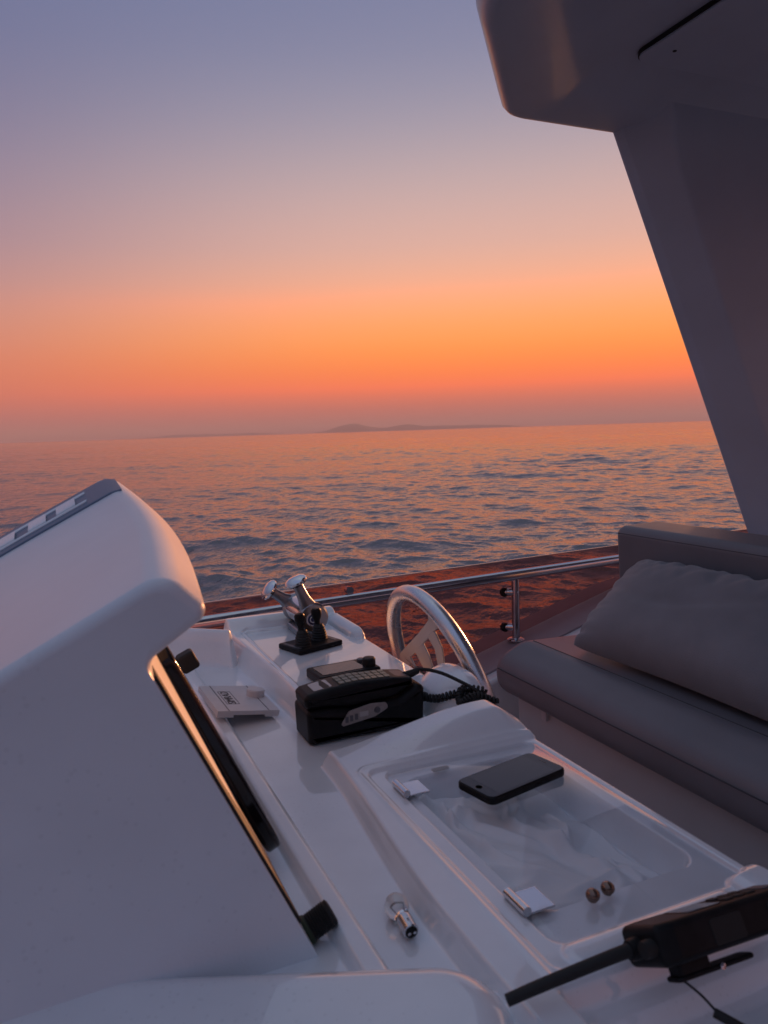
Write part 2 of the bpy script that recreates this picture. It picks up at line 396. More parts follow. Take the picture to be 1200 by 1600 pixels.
# ------------------------------------------------------------------ side rail with smoked glass
gr = thing('guard_rail', (1.42, rail_y(1.42), cope_z(1.42)), 'polished steel side rail carrying a smoked glass wind panel beside the helm seat', 'railing')
xs = np.linspace(-1.6, 3.4, 60)
v, f = tube([(x, rail_y(x), -.500) for x in xs], .0185, 18); mesh('top_rail', v, f, STEEL, gr, smooth=60)
for x in (-.35, 1.42, 2.75):
    y = rail_y(x); zb = cope_z(x)+.003
    v, f = tube([(x, y, zb), (x, y, -.507)], .0135, 18); p = mesh('post', v, f, STEEL, gr, smooth=60)
    v, f = lathe([(.030, 0), (.030, .004), (.024, .008), (.0135, .010)], (x, y, zb), (0,0,1)); mesh('base_flange', v, f, STEEL, p)
    for z in (-.560, -.682):
        v, f = lathe([(.0125, -.034), (.014, -.030), (.014, -.012), (.0105, -.010), (.0105, .008), (.0, .010)], (x-.016, y+.012, z), (-1,.0,0)) if False else lathe([(.0, -.016), (.0135, -.016), (.0145, -.012), (.0145, .022), (.011, .024), (.011, .034)], (x-.002, y+.006, z), (-.75,.66,0))
        s = mesh('standoff', v, f, STEEL, p)
        gx, gy = x-.03, rail_y(x-.03)+.026
        v, f = lathe([(.0, -.012), (.0155, -.012), (.0155, -.004), (.0155, -.0015)], (gx, gy+.006, z), (0,1,0)); mesh('rubber_washer', v, f, RUB, s)
v, f = lathe([(0, -.014), (.012, -.014), (.012, .006), (.010, .010), (0, .010)], (.80, rail_y(.80)+.022, -.474), (0,1,0)); mesh('panel_clamp', v, f, STEEL, gr)
loops = []
for x in np.linspace(-1.55, 3.3, 60):
    y = rail_y(x)+.030; z0 = cope_z(x)-.08 if False else -.845
    loops.append(np.array([(x, y, cope_z(x)+.006), (x, y, -.4575), (x, y+.003, -.4545), (x, y+.008, -.4575), (x, y+.008, cope_z(x)+.006)]))
v, f = loft(loops); gp = mesh('glass_panel', v, f, SMOKE, gr, smooth=20, wn=False)
v, f = loft([np.array([(x, rail_y(x)+.0302, -.4553), (x, rail_y(x)+.0302, -.4528), (x, rail_y(x)+.0378, -.4528), (x, rail_y(x)+.0378, -.4553)]) for x in np.linspace(-1.55, 3.3, 60)])
mesh('edge_glint', v, f, mat('edge_glint', (.55,.46,.44), .25), gp, smooth=20, wn=False)  # pale strip painted in as the light caught along the glass top

# ------------------------------------------------------------------ helm console (moulded dash)
con = thing('helm_console', (.45, 1.0, DECKZ), 'white moulded helm console with raised switch box, storage tray and rounded edges', 'console')
Fz, Tz, Bz = -.495, -.470, -.445
def sdq(dx, dy, r):
    qx, qy = dx+r, dy+r
    return np.minimum(np.maximum(qx, qy), 0)+np.hypot(np.maximum(qx, 0), np.maximum(qy, 0))-r
def fac(sd, w): return ss(-sd/w)
def circ(sd, w): t = np.clip(-sd/w, 0, 1); return np.sqrt(np.maximum(0, 1-(1-t)**2))
def soft(sd, w): t = np.clip(-sd/w, 0, 1); return ss(t**.9)
def box(X, Y, x0, x1, y0, y1, r): return sdq(np.maximum(x0-X, X-x1), np.maximum(y0-Y, Y-y1), r)
def console_height(X, Y):
    h = np.full_like(X, Fz)
    # front shelf
    h -= .032*fac(box(X, Y, .372, 2, -1, .488, .02), .03)
    # trim ridge below the instruments
    h += .013*circ(box(X, Y, .221, .253, .50, 1.66, .008), .011)
    # storage tray block
    left = .311+.027*ss((Y-.62)/.42)
    sdt = sdq(np.maximum(left-X, X-2), np.maximum(.485-Y, Y-1.058), .012)
    sdt2 = sdq(np.maximum(left-X, X-.372), np.maximum(.20-Y, Y-.80), .012)
    tb = np.maximum(soft(sdt, .016), soft(sdt2, .016)*(X < .40))
    zt = np.full_like(X, Tz)
    rim = .034*ss((X-.335)/.27)*ss((Y-.952)/.058)*(1-.75*ss((X-.612)/.05))
    zt = zt+rim
    zt -= .0055*fac(box(X, Y, .370, 2, .510, .958, .02), .006) - .0018*np.exp(-(box(X, Y, .362, 2, .2, .966, .02)/.003)**2)
    zt += .005*circ(box(X, Y, .392, .60, .514, .544, .014), .012)
    zt += .012*circ(box(X, Y, .610, .70, .505, .560, .018), .022)
    zt -= .0055*fac(box(X, Y, .394, .643, .546, .951, .018), .0035)
    zt -= .047*fac(box(X, Y, .412, .625, .598, .926, .028), .010)
    h = h+(zt-h)*tb
    # switch box with the throttles
    xl = .358-.048*(Y-1.22)
    sdb = sdq(np.maximum(xl-X, X-.622), np.maximum(1.220-Y, Y-1.768), .02)
    zb = np.full_like(X, Bz)
    sp = box(X, Y, .377, .70, 1.0, 1.700, .016)
    zb -= .0045*fac(sp, .005) + .003*np.exp(-((sp-.004)/.0028)**2)
    zb += .024*ss((Y-1.692)/.045)
    zb += .020*circ(box(X, Y, .578, .66, 1.53, 1.80, .03), .03)*ss((1.72-Y)/.03)
    h = h+(zb-h)*soft(sdb, .018)
    # wheel binnacle
    bn = circ(box(X, Y, .566, .70, 1.075, 1.265, .08), .075)*ss(-box(X, Y, .566, .70, 1.075, 1.265, .08)/.012)
    h = np.where(bn > 0, np.maximum(h, Fz+.075*bn), h)
    # block at the outboard end of the instruments
    dw = (X-.328)*.633+(Y-1.596)*.774; sw = (X-.328)*.774-(Y-1.596)*.633
    sdw = sdq(np.maximum(-dw, dw-.034), np.maximum(-.6-sw, sw), .008)
    h = np.where(sdw < 0, np.maximum(h, Fz+.080*soft(sdw, .014)), h)
    # rounded moulding in front of the pod
    e = np.array((.922,-.387)); nrm_ = np.array((.387,.922)); px, py = X-.352, Y-.556
    d = px*nrm_[0]+py*nrm_[1]; s = px*e[0]+py*e[1]
    sdg = sdq(s, d, .075)
    hb = -.463-.10*np.clip(-d-.035, 0, 1)-.9*np.clip(-d-.10, 0, 1)**1.5
    bl = circ(sdg, .042)
    h = np.maximum(h, np.where(sdg < 0, Fz-.02+(hb-Fz+.02)*bl, -9))
    # rolled outer edges
    for q in ((X-.648)/.009,):
        t = np.clip(q, 0, 1); h = h-.009*(1-np.sqrt(np.maximum(0, 1-t*t)))
    t = np.clip((Y-1.764)/.011, 0, 1); h = h-.011*(1-np.sqrt(np.maximum(0, 1-t*t)))
    return h
def build_console():
    xs = np.unique(np.concatenate((np.linspace(-.46, .19, 90), np.linspace(.19, .655, 300), np.linspace(.648,.657,9)))); ys = np.unique(np.concatenate((np.linspace(.24, 1.764, 580), np.linspace(1.764, 1.775, 8))))
    X, Y = np.meshgrid(xs, ys); Z = console_height(X, Y)
    nx, ny = len(xs), len(ys)
    v = np.stack((X, Y, Z), -1).reshape(-1,3)
    idx = np.arange(nx*ny).reshape(ny, nx)
    f = np.stack((idx[:-1,:-1], idx[:-1,1:], idx[1:,1:], idx[1:,:-1]), -1).reshape(-1,4)
    mesh('dash_moulding', v, f, GEL, con, smooth=60, wn=False)
    # side walls down to the deck
    ring = list(idx[0,:])+list(idx[1:,-1])+list(idx[-1,-2::-1])+list(idx[-2:0:-1,0])
    top = v[ring]; low = top.copy(); low[:,2] = DECKZ
    vv, ff = loft([top, low], cap=False)
    mesh('side_wall', vv, ff, GEL, con, smooth=40, wn=False)
build_console()
LIDZ = Tz-.0105
lid_p = rrect(.3965, .6405, .5485, .9485, .018)
v, f = bar(lid_p, LIDZ, LIDZ+.0055, .0012, XY, seg=2); lid = mesh('tray_lid', v, f, ACRYL, con, smooth=40, wn=False); lid['label'] = 'clear acrylic tray lid'
LT = LIDZ+.0055
for yc, ln in ((.886,.036), (.612,.036)):
    v, f = rboxm(.030, ln, .0022, .0006, 2); h = mesh('hinge', place(v, (.4135, yc, LT+.0013)), f, CHROME, lid)
    v, f = tube([(.3955, yc-ln/2, LT+.0045), (.3955, yc+ln/2, LT+.0045)], .0052, 14); mesh('barrel', v, f, CHROME, h, smooth=50)
for kx, ky in ((.468, .587), (.489, .590)):
    v, f = lathe([(0,0),(.0048,0),(.0052,.001),(.0068,.0034),(.0073,.0062),(.0063,.0092),(.0037,.0113),(0,.0120)], (kx, ky, LT), (.10,-.06,1), 20); mesh('knob', v, f, BRASS, lid)
v, f = bar(rrect(.460,.486,.918,.928,.003), LT+.0002, LT+.0008, 0, XY); mesh('sticky_pad', v, f, mat('pad_grey', (.35,.34,.34), .7), lid)

# cloth inside the tray
def cloth():
    nx, ny = 90, 130; xs = np.linspace(.414, .612, nx); ys = np.linspace(.615, .918, ny); X, Y = np.meshgrid(xs, ys)
    u = (X-.41)/.2; w_ = (Y-.6)/.33; rg = np.random.default_rng(5)
    z = .35*(np.sin(u*3.1+w_*2.2+.4)+np.sin(w_*5.3-u*2.4+1.0)*.6)*.5
    for k in range(26):
        th = rg.normal(2.05, .42) if k < 18 else rg.uniform(0, 3.1); cu, cw = rg.uniform(.0, .95), rg.uniform(.0, 1.0)
        du, dw = u-cu, (w_-cw)*1.6; along = du*math.cos(th)+dw*math.sin(th); across = -du*math.sin(th)+dw*math.cos(th)+.10*np.sin(along*5+k)+.25*along**2*rg.normal(0, .6)
        wd = rg.uniform(.020, .060); prof = np.exp(-np.abs(across/wd)**1.5)-.45*np.exp(-((across-1.8*wd)/(1.6*wd))**2)
        z += rg.uniform(.18, .60)*prof*np.exp(-(along/rg.uniform(.16, .42))**2)
    z = (z-z.min())/(z.max()-z.min())
    env = np.clip(np.minimum.reduce(((X-.412)/.02, (.614-X-.05*np.sin(Y*24)**2)/.03, (Y-.612)/.02, (.92-Y)/.02)), 0, 1)
    z = -.5245+.038*z*env+.004*env
    v = np.stack((X+.004*np.sin(Y*60), Y, z), -1).reshape(-1,3); idx = np.arange(nx*ny).reshape(ny, nx)
    f = np.stack((idx[:-1,:-1], idx[:-1,1:], idx[1:,1:], idx[1:,:-1]), -1).reshape(-1,4)
    low = v.copy(); low[:,2] -= .0025
    n_ = nx*ny; edge = list(idx[0,:])+list(idx[1:,-1])+list(idx[-1,-2::-1])+list(idx[-2:0:-1,0])
    ff = f.tolist()+(f[:,::-1]+n_).tolist()+[(edge[k], edge[k-1], edge[k-1]+n_, edge[k]+n_) for k in range(len(edge))]
    o = mesh('towel', np.concatenate((v, low)), ff, COTTON, smooth=180, wn=False)
    tag(o, 'crumpled white cotton towel lying inside the tray under the clear lid', 'towel')
cloth()

# ------------------------------------------------------------------ instrument pod
pod = thing('instrument_pod', (-.1, .95, Fz), 'large white hooded instrument pod rising from the helm console', 'instrument pod')
NEAR = [(.205,-.502),(.063,-.190),(.121,-.152),(.082,-.112),(-.047,-.179),(-.26,-.293),(-.41,-.40),(-.43,-.502)]
POD0, POD1 = .656, 1.285
SHW = [0, .55, 1, 1, 1, 1, .6, 0]
def pod_prof(s):
    t = (s-POD0)/(POD1-POD0); P = []
    for (x, z), w_ in zip(NEAR, SHW):
        P.append((x+w_*(.004*t+.020*math.sin(math.pi*min(1,max(0,t)))), z+w_*(.058*t)))
    return fillet(P, [0, .012, .0115, .030, .5, .5, .06, 0], 8)
v, f = bar(None, POD0, POD1, .030, XZ, mid=24, seg=8, warp=lambda p, s: pod_prof(s)) if False else (None, None)
def build_pod():
    loops = []; st = []; r = .011; seg = 8
    for k in range(seg+1): t = k/seg*math.pi/2; st.append((r*(1-math.sin(t)), POD0+r*(1-math.cos(t))))
    for k in range(1, 24): st.append((0, POD0+r+(POD1-POD0-2*r)*k/24))
    for k in range(seg+1): t = (1-k/seg)*math.pi/2; st.append((r*(1-math.sin(t)), POD1-r*(1-math.cos(t))))
    for ins, s in st:
        p = pod_prof(s)
        if ins > 0:
            q = inset(p, ins); n0 = (p-q)
            # the panel edge stays crisp: only the hood and the cheek's top edge are rounded
            wgt = np.ones(len(p)); wgt[0] = .12; wgt[1:10] = np.linspace(.12, 1, 9); wgt[-1] = .3; wgt = wgt[:,None]
            p = p-n0*wgt
        loops.append(np.array([(a, s, b) for a, b in p]))
    v, f = loft(loops); mesh('hood', v, f, GELS, pod, smooth=50)
build_pod()
PA = np.array((.205, -.502)); PU = np.array((-.4142, .9102)); PN = np.array((.9102, .4142))
def on_panel(s, off, y): q = PA+PU*s+PN*off; return (q[0], y, q[1])
# screen mounted on the sloping face
v, f = bar(rrect(.046, .330, .766, 1.24, .006), -.002, .0035, .001, lambda p, q, s: on_panel(p, s, q), seg=2); mesh('mounting_frame', v, f, CREAM, pod)
v, f = bar(rrect(.046, .330, .6585, .762, .004), -.002, .0030, .001, lambda p, q, s: on_panel(p, s, q), seg=2); mesh('edge_shade_strip', v, f, RUB, pod)  # black strip laid on the panel as the shadow gap beside the cheek
cp = thing('chartplotter', on_panel(.03, .0, 1.0), 'black glossy navigation display set into the sloping face of the instrument pod', 'display')
v, f = bar(rrect(.026, .315, .800, 1.205, .03), .0037, .0225, .005, lambda p, q, s: on_panel(p, s, q), seg=4); mesh('display_body', v, f, BLKG, cp)
v, f = bar(rrect(.06, .29, .83, 1.175, .006), .0226, .0230, 0, lambda p, q, s: on_panel(p, s, q)); mesh('screen', v, f, mat('dark_screen', (.004,.004,.006), .04), cp)
kn = thing('panel_knob', on_panel(.024, 0, .705), 'ribbed black rubber knob low on the instrument face near the pod corner', 'knob')
q0 = on_panel(.021, 0, .680); ax = (PN[0], 0, PN[1])
v, f = lathe([(.0,0),(.0140,0),(.0148,.003),(.0140,.005)], q0, ax, 24); mesh('seal_ring', v, f, GREEN, kn)
prof = [(0,.004)]; 
for k in range(9): prof += [(.0140,.005+k*.0026), (.0127,.0063+k*.0026)]
prof += [(.0132,.030),(.010,.0315),(0,.0318)]
v, f = lathe(prof, q0, ax, 24); mesh('knob_cap', v, f, RUB, kn, smooth=25)
v, f = rboxm(.032, .030, .034, .006); o = mesh('socket_cover', place(v, (.200,1.36,-.395), (0, R(-24), 0)), f, RUB)
v, f = tube([(.176,1.345,-.41),(.172,1.350,-.43),(.172,1.352,-.49)], .005, 12); o2 = mesh('socket_stem', v, f, RUB, None)
sk = thing('accessory_socket', (.205,1.37,-.482), 'small square black capped socket beyond the display on the instrument face', 'socket')
for q in (o, o2):
    q.data.transform(Matrix.Translation(-sk.location)); q.parent = sk
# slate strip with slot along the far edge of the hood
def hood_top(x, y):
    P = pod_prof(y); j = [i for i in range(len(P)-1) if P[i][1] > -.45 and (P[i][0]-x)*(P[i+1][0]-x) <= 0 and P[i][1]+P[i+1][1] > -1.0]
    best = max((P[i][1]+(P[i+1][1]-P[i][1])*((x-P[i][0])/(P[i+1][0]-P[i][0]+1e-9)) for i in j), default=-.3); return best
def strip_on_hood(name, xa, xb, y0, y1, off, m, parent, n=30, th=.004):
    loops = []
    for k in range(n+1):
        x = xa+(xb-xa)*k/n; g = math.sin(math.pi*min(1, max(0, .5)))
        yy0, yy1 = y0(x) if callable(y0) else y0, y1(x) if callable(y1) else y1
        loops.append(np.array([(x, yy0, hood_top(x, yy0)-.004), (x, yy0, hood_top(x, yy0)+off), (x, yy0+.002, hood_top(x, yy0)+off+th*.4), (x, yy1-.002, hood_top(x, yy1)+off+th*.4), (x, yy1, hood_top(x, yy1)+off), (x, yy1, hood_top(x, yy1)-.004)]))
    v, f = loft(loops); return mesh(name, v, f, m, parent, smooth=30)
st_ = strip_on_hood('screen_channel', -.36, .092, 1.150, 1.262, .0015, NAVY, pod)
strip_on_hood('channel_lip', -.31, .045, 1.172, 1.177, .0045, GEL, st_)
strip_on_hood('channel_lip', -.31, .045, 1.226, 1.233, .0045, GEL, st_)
for xa, xb in ((-.235,-.19),(-.15,-.11),(-.078,-.052),(-.034,-.010),(.004,.030)): strip_on_hood('reflection_block', xa, xb, 1.181, 1.222, .0060, GEL, st_, 8)  # pale raised blocks stand for the sky reflections in the slot

# ------------------------------------------------------------------ steering wheel
WC = Vector((.712, 1.372, -.530)); WR = .208
wn_ = Vector((.962, -.02, .272)).normalized()
wy = (Vector((0,1,0))-wn_*wn_.y).normalized(); wz = wn_.cross(wy); wz = wz if wz.z > 0 else -wz
wl = thing('steering_wheel', tuple(WC), 'brushed silver steering wheel with flat branching spokes beside the console', 'steering wheel')
def wp(a, b, c=0): return WC+wy*a+wz*b+wn_*c
v, f = tube([wp(WR*math.cos(t), WR*math.sin(t)) for t in np.linspace(0, 2*math.pi, 73)[:-1]], .0165, 16, closed=True); mesh('rim', v, f, mat('satin_steel', (.66,.66,.69), .30, metal=1, rvar=(30, .22, .38)), wl, smooth=180, wn=False)
def plate(name, poly, m, parent, th=.004, off=-.006, r=.006):
    P = fillet(poly, r, 4); v, f = bar(P, off, off+th, .0008, lambda p, q, s: wp(p, q, s), seg=1); return mesh(name, v, f, m, parent)
ca, sa = math.cos, math.sin
SP = mat('painted_spoke', (.42,.43,.46), .45)
def pol(r, d): return (r*ca(R(d)), r*sa(R(d)))
plate('spoke', [(.206,.014),(.127,.060),(.036,.113),(-.027,.152),(-.048,.166),(-.060,.197),(-.085,.190),(-.113,.173),(-.054,.141),(.020,.095),(.089,.053),(.130,.030),(.150,.000),(.205,-.014)], SP, wl, r=.004)
plate('spoke_leg', [(.180,.020),(.128,.036),(.108,.004),(.030,-.018),(.030,.002),(.088,.006)], SP, wl, off=-.0064, r=.004)
plate('spoke_leg', [(.082,.062),(.021,.098),(.008,.070),(.004,.015),(.030,.006),(.060,.028)], SP, wl, off=-.0068, r=.005)
plate('spoke_leg', [(-.018,.124),(-.064,.146),(-.076,.112),(-.060,.062),(-.022,.004),(-.004,.014),(-.030,.064),(-.039,.100)], SP, wl, off=-.0072, r=.006)
plate('spoke', [(-.02,-.02),(.02,-.02),(.055,-.198),(.015,-.206),(-.015,-.206),(-.055,-.198)], SP, wl)
plate('spoke', [(-.02,.02),(-.02,-.02),(-.20,-.045),(-.205,.012)], SP, wl)
v, f = lathe([(0,-.03),(.036,-.03),(.038,-.01),(.036,.006),(.026,.014),(0,.016)], WC, wn_, 28); mesh('hub', v, f, CHROME, wl)
v, f = tube([WC-wn_*.02, WC-wn_*.085], .016, 16); mesh('shaft', v, f, STEEL, wl)
v, f = lathe([(0,0),(.007,0),(.008,.004),(.005,.009),(0,.010)], wp(.186,.0,.0), wn_, 14); mesh('spoke_bolt', v, f, CHROME, wl)

# ------------------------------------------------------------------ throttle control
th = thing('throttle_control', (.508, 1.645, Bz-.004), 'twin lever chrome throttle control with one lever pushed further forward', 'throttle')
v, f = bar(rrect(.478,.540,1.600,1.705,.02), Bz-.0045, Bz+.012, .005, XY, seg=3); mesh('pedestal', v, f, SATIN, th)
DC = Vector((.508, 0, -.404))
v, f = lathe([(0,1.598),(.024,1.598),(.030,1.604),(.031,1.65),(.030,1.694),(.024,1.700),(0,1.700)], (DC.x,0,DC.z), (0,1,0), 32); mesh('housing', v, f, CHROME, th)
def lever(y0, y1, tip, r):
    v, f = lathe([(0,y0),(r-.004,y0),(r,y0+.004),(r,y1-.003),(r-.003,y1),(0,y1)], (DC.x,0,DC.z), (0,1,0), 36); lv = mesh('lever', v, f, SATIN, th)
    yc = (y0+y1)/2; d = Vector((tip[0]-DC.x, 0, tip[1]-DC.z)); ln = d.length; d.normalize(); sdv = Vector((-d.z, 0, d.x))
    loops = []
    for t, hw, hy in ((.10,.024,.009),(.32,.019,.009),(.5,.0135,.0085),(.75,.0115,.008),(.95,.0115,.008)):
        c = Vector((DC.x, yc, DC.z))+d*ln*t
        loops.append([c+sdv*hw*math.copysign(abs(ca(a))**.7, ca(a))+Vector((0,1,0))*hy*math.copysign(abs(sa(a))**.7, sa(a)) for a in np.linspace(0, 2*math.pi, 17)[:-1]])
    v, f = loft(loops); mesh('lever_arm', v, f, SATIN, lv, smooth=50)
    c = Vector((DC.x, yc, DC.z))+d*ln*.90
    v, f = lathe([(0,-.001),(.020,-.001),(.0225,.001)], c, d, 30); mesh('knob_underside', v, f, BLACK, lv)
    v, f = lathe([(.0225,.0012),(.0252,.004),(.0255,.008),(.022,.013),(.014,.0165),(0,.0178)], c, d, 30); mesh('knob', v, f, CHROME, lv)
    return lv
l1 = lever(1.578, 1.598, (.472,-.317), .034)
lever(1.700, 1.718, (.443,-.356), .033)
v, f = lathe([(0,-.0012),(.0150,-.0012),(.0150,0)], (DC.x-.003,1.578,DC.z-.002), (0,1,0), 28); mesh('emblem_ring', v, f, WHT, l1)
v, f = lathe([(0,-.0018),(.0118,-.0018),(.0118,0)], (DC.x-.003,1.578,DC.z-.002), (0,1,0), 28); mesh('emblem', v, f, BLUE, l1)
v, f = tube([(DC.x-.003+.0065*ca(t), 1.5760, DC.z-.002+.0065*sa(t)) for t in np.linspace(.7, 5.6, 16)], .0013, 8); mesh('emblem_mark', v, f, WHT, l1)

# trim tab switch
tt = thing('trim_tab_switch', (.48, 1.522, Bz-.0045), 'black trim tab plate with two rubber booted joysticks in front of the throttles', 'switch', rot=(0,0,R(18)))
v, f = bar(rrect(-.056,.056,-.041,.041,.006), .0, .011, .003, XY, seg=3); mesh('base_plate', v, f, BLACK, tt, local=True)
for sx, sy in ((-.027, -.010), (.026, .004)):
    prof = [(0,.010),(.0185,.010)]
    for k, r in enumerate((.0185,.0178,.0168,.0155,.0140,.0125)): prof += [(r,.012+k*.0052), (r-.0022,.0146+k*.0052)]
    prof += [(.0085,.044),(0,.045)]
    v, f = lathe(prof, (sx,sy,0), (0,0,1), 24); b = mesh('boot', v, f, RUB, tt, local=True, smooth=25)
    v, f = lathe([(.006,.040),(.0065,.052),(.0095,.058),(.0112,.066),(.0112,.074),(.0085,.078),(0,.0785)], (sx,sy,0), (-.05,.04,1), 20); mesh('stick', v, f, BLACK, b, local=True)
for sx in (-.047, .046):
    v, f = bar(rrect(sx-.004, sx+.004, -.030, .030, .001), .0112, .0116, 0, XY); mesh('legend_strip', v, f, GREYD, tt, local=True)

# ------------------------------------------------------------------ flush radio unit behind the handset
fr = thing('marine_stereo', (.47, 1.300, Bz-.0045), 'flat black control unit with a round knob, half hidden behind the handset', 'control unit', rot=(0,0,R(4)))
v, f = bar(rrect(-.060,.062,-.036,.036,.006), 0, .018, .004, XY, seg=3); mesh('unit_body', v, f, BLACK, fr, local=True)
v, f = bar(rrect(-.050,.034,-.026,.026,.003), .0182, .0188, 0, XY); mesh('unit_screen', v, f, mat('mauve_screen', (.07,.055,.06), .18), fr, local=True)
v, f = lathe([(0,.018),(.012,.018),(.0125,.020),(.0120,.030),(.010,.032),(0,.0325)], (.048,-.012,0), (0,0,1), 24); mesh('unit_knob', v, f, RUB, fr, local=True)
v, f = lathe([(0,.018),(.008,.018),(.008,.022),(.006,.023),(0,.023)], (.046,.018,0), (0,0,1), 20); mesh('unit_button', v, f, GREYD, fr, local=True)

# ------------------------------------------------------------------ handset in its cradle
hs = thing('radio_handset', (.456, 1.165, Fz), 'black corded radio telephone handset resting in a tall black cradle', 'handset')
crp = fillet([(.347,Fz+.001),(.550,Fz+.001),(.553,-.428),(.538,-.424),(.505,-.442),(.42,-.446),(.39,-.440),(.345,-.438)], [.004,.004,.012,.012,.02,.02,.02,.008], 5)
v, f = bar(crp, 1.1235, 1.207, .012, XZ, seg=5); cr = mesh('cradle', v, f, BLACK, hs)
hp = fillet([(.345,-.4365),(.390,-.4385),(.42,-.444),(.50,-.440),(.533,-.4235),(.5345,-.413),(.50,-.4075),(.435,-.4045),(.385,-.4075),(.350,-.4130),(.343,-.419)], [.006,.02,.02,.02,.004,.008,.05,.06,.06,.006,.006], 5)
v, f = bar(hp, 1.1275, 1.192, .010, XZ, seg=5); hd = mesh('handset', v, f, BLACK, hs)
def htop(x): return float(np.interp(x, [.350,.385,.435,.50,.5345], [-.4130,-.4078,-.4052,-.4080,-.413]))
def on_handset(name, x0, x1, y0, y1, m, h=.0012, r=.001):
    n = 6; lo = []
    P = rrect(x0, x1, y0, y1, r, 3)
    lo = [np.array([(p[0], p[1], htop(p[0])-.002) for p in P]), np.array([(p[0], p[1], htop(p[0])+h) for p in P])]
    v, f = loft(lo); return mesh(name, v, f, m, hd)
on_handset('display_window', .362, .393, 1.141, 1.178, LCD, .0006, .003)
on_handset('keypad_surround', .4035, .4985, 1.137, 1.182, GREYD, .0004, .003)
for i in range(8):
    for j in range(3): on_handset('key', .4055+i*.0115, .4147+i*.0115, 1.1395+j*.0139, 1.1510+j*.0139, KEY, .0022, .0015)
on_handset('earpiece_grille', .506, .528, 1.142, 1.177, GREYD, .0005, .006)
# grey nameplate on the cradle's side
NPf = lambda p, q, s: (p, s, q)
npoly = fillet([(.399,-.4665),(.403,-.4700),(.458,-.4630),(.483,-.4520),(.478,-.4425),(.452,-.4400),(.413,-.4465)], [.003,.003,.01,.006,.004,.012,.008], 4)
v, f = bar(npoly, 1.1210, 1.1245, .0012, NPf, seg=2); npl = mesh('nameplate', v, f, PLATE, cr)
v, f = bar(rrect(.431,.446,-.4585,-.4505,.001), 1.1203, 1.1215, 0, NPf); mesh('nameplate_display', v, f, LCD, npl)
v, f = lathe([(0,-.002),(.0048,-.002),(.0055,0)], (.462,1.1212,-.4520), (0,1,0), 18); mesh('nameplate_button', v, f, GREYD, npl)
for xx in (.406, .414, .4225):
    v, f = bar(rrect(xx, xx+.0055, -.4645+(xx-.406)*.14, -.4545+(xx-.406)*.14, .0008), 1.1205, 1.1215, 0, NPf); mesh('nameplate_key', v, f, GREYD, npl)
def coil(pts, r, turns, cr_, seg=7):
    base = spline(pts, 30); n = turns*12; out = []
    for i in range(n+1):
        u = i/n*(len(base)-1); k = min(int(u), len(base)-2); p = base[k].lerp(base[k+1], u-k); d = (base[k+1]-base[k]).normalized(); x, y, _ = frame_of(d)
        a = 2*math.pi*i/12; out.append(p+(x*ca(a)+y*sa(a))*r)
    return tube(out, cr_, seg)
def settle(pts, r): return [(x, y, max(z, float(console_height(np.array([[x]]), np.array([[y]]))[0,0])+r)) for x, y, z in pts]
v, f = tube(spline([(.532,1.158,-.416),(.556,1.160,-.410),(.585,1.135,-.413),(.615,1.100,-.428),(.642,1.068,-.446)], 12), .0030, 10); mesh('handset_cord', v, f, RUB, hs)
v, f = lathe([(0,0),(.0065,0),(.0065,.016),(.004,.028),(0,.028)], (.528,1.158,-.416), (1,.03,.1), 14); mesh('cord_boot', v, f, RUB, hs)
v, f = coil(settle([(.552,1.150,-.454),(.576,1.128,-.455),(.602,1.105,-.456),(.622,1.085,-.452),(.645,1.066,-.448)], .008), .0050, 22, .0027); mesh('coiled_cord', v, f, RUB, hs, smooth=60, wn=False)
v, f = coil(settle([(.648,1.052,-.450),(.618,1.072,-.440),(.596,1.082,-.452),(.612,1.104,-.448),(.640,1.076,-.436)], .008), .0048, 24, .0026); mesh('coiled_cord', v, f, RUB, hs, smooth=60, wn=False)
v, f = lathe([(0,0),(.008,0),(.008,.016),(.0055,.022),(0,.022)], (.546,1.152,-.454), (1,-.4,-.02), 16); mesh('cord_boot', v, f, RUB, hs)

# ------------------------------------------------------------------ grey instrument cover on the ridge
cv = thing('instrument_cover', (.265, 1.28, -.482), 'loose grey plastic instrument cover with embossed logo and round knob, lying on the dash', 'cover')
cm = Matrix.LocRotScale(Vector((.280,1.340,-.4765)), __import__('mathutils').Euler((0, R(9.5), R(2))), None)
def cvm(v): return np.array([cm @ Vector(q) for q in v])
P = [(-.054,-.004),(-.026,-.004),(-.026,.0),(.030,.0),(.030,-.004),(.053,-.004),(.055,.0),(.055,.007),(-.054,.007)]
v, f = bar(np.array(P), -.075, .075, 0, lambda p, q, s: (p, s, q)); cb = mesh('cover_plate', cvm(v), f, GREYP, cv, smooth=20)
for xx in (-.034, .036):
    v, f = bar(rrect(xx-.0006, xx+.0006, -.0745, .0745, .0003, 2), .0071, .0074, 0, XY); mesh('score_line', cvm(v), f, INK, cb)
for a in ((-.0285,-.0277,-.036,.036),(-.0065,-.0057,-.036,.036),(-.0285,-.0057,-.0368,-.036),(-.0285,-.0057,.036,.0368)):
    v, f = bar(np.array([(a[0],a[2]),(a[1],a[2]),(a[1],a[3]),(a[0],a[3])]), .0070, .0074, 0, XY); mesh('logo_border', cvm(v), f, INK, cb)
tm = cm @ Matrix.Translation((-.0172, 0, .0072)) @ Matrix.Rotation(R(90), 4, 'Z')
add_text('logo_text', 'SIMRAD', .0205, .0003, tm, INK, cb, .98)
v, f = lathe([(0,.007),(.0165,.007),(.0165,.0175),(.0150,.0195),(0,.0198)], (0,0,0), (0,0,1), 30); v = np.asarray([tuple(q) for q in v])+np.array((.036,.012,0)); mesh('knob', cvm(v), f, GREYP, cv)

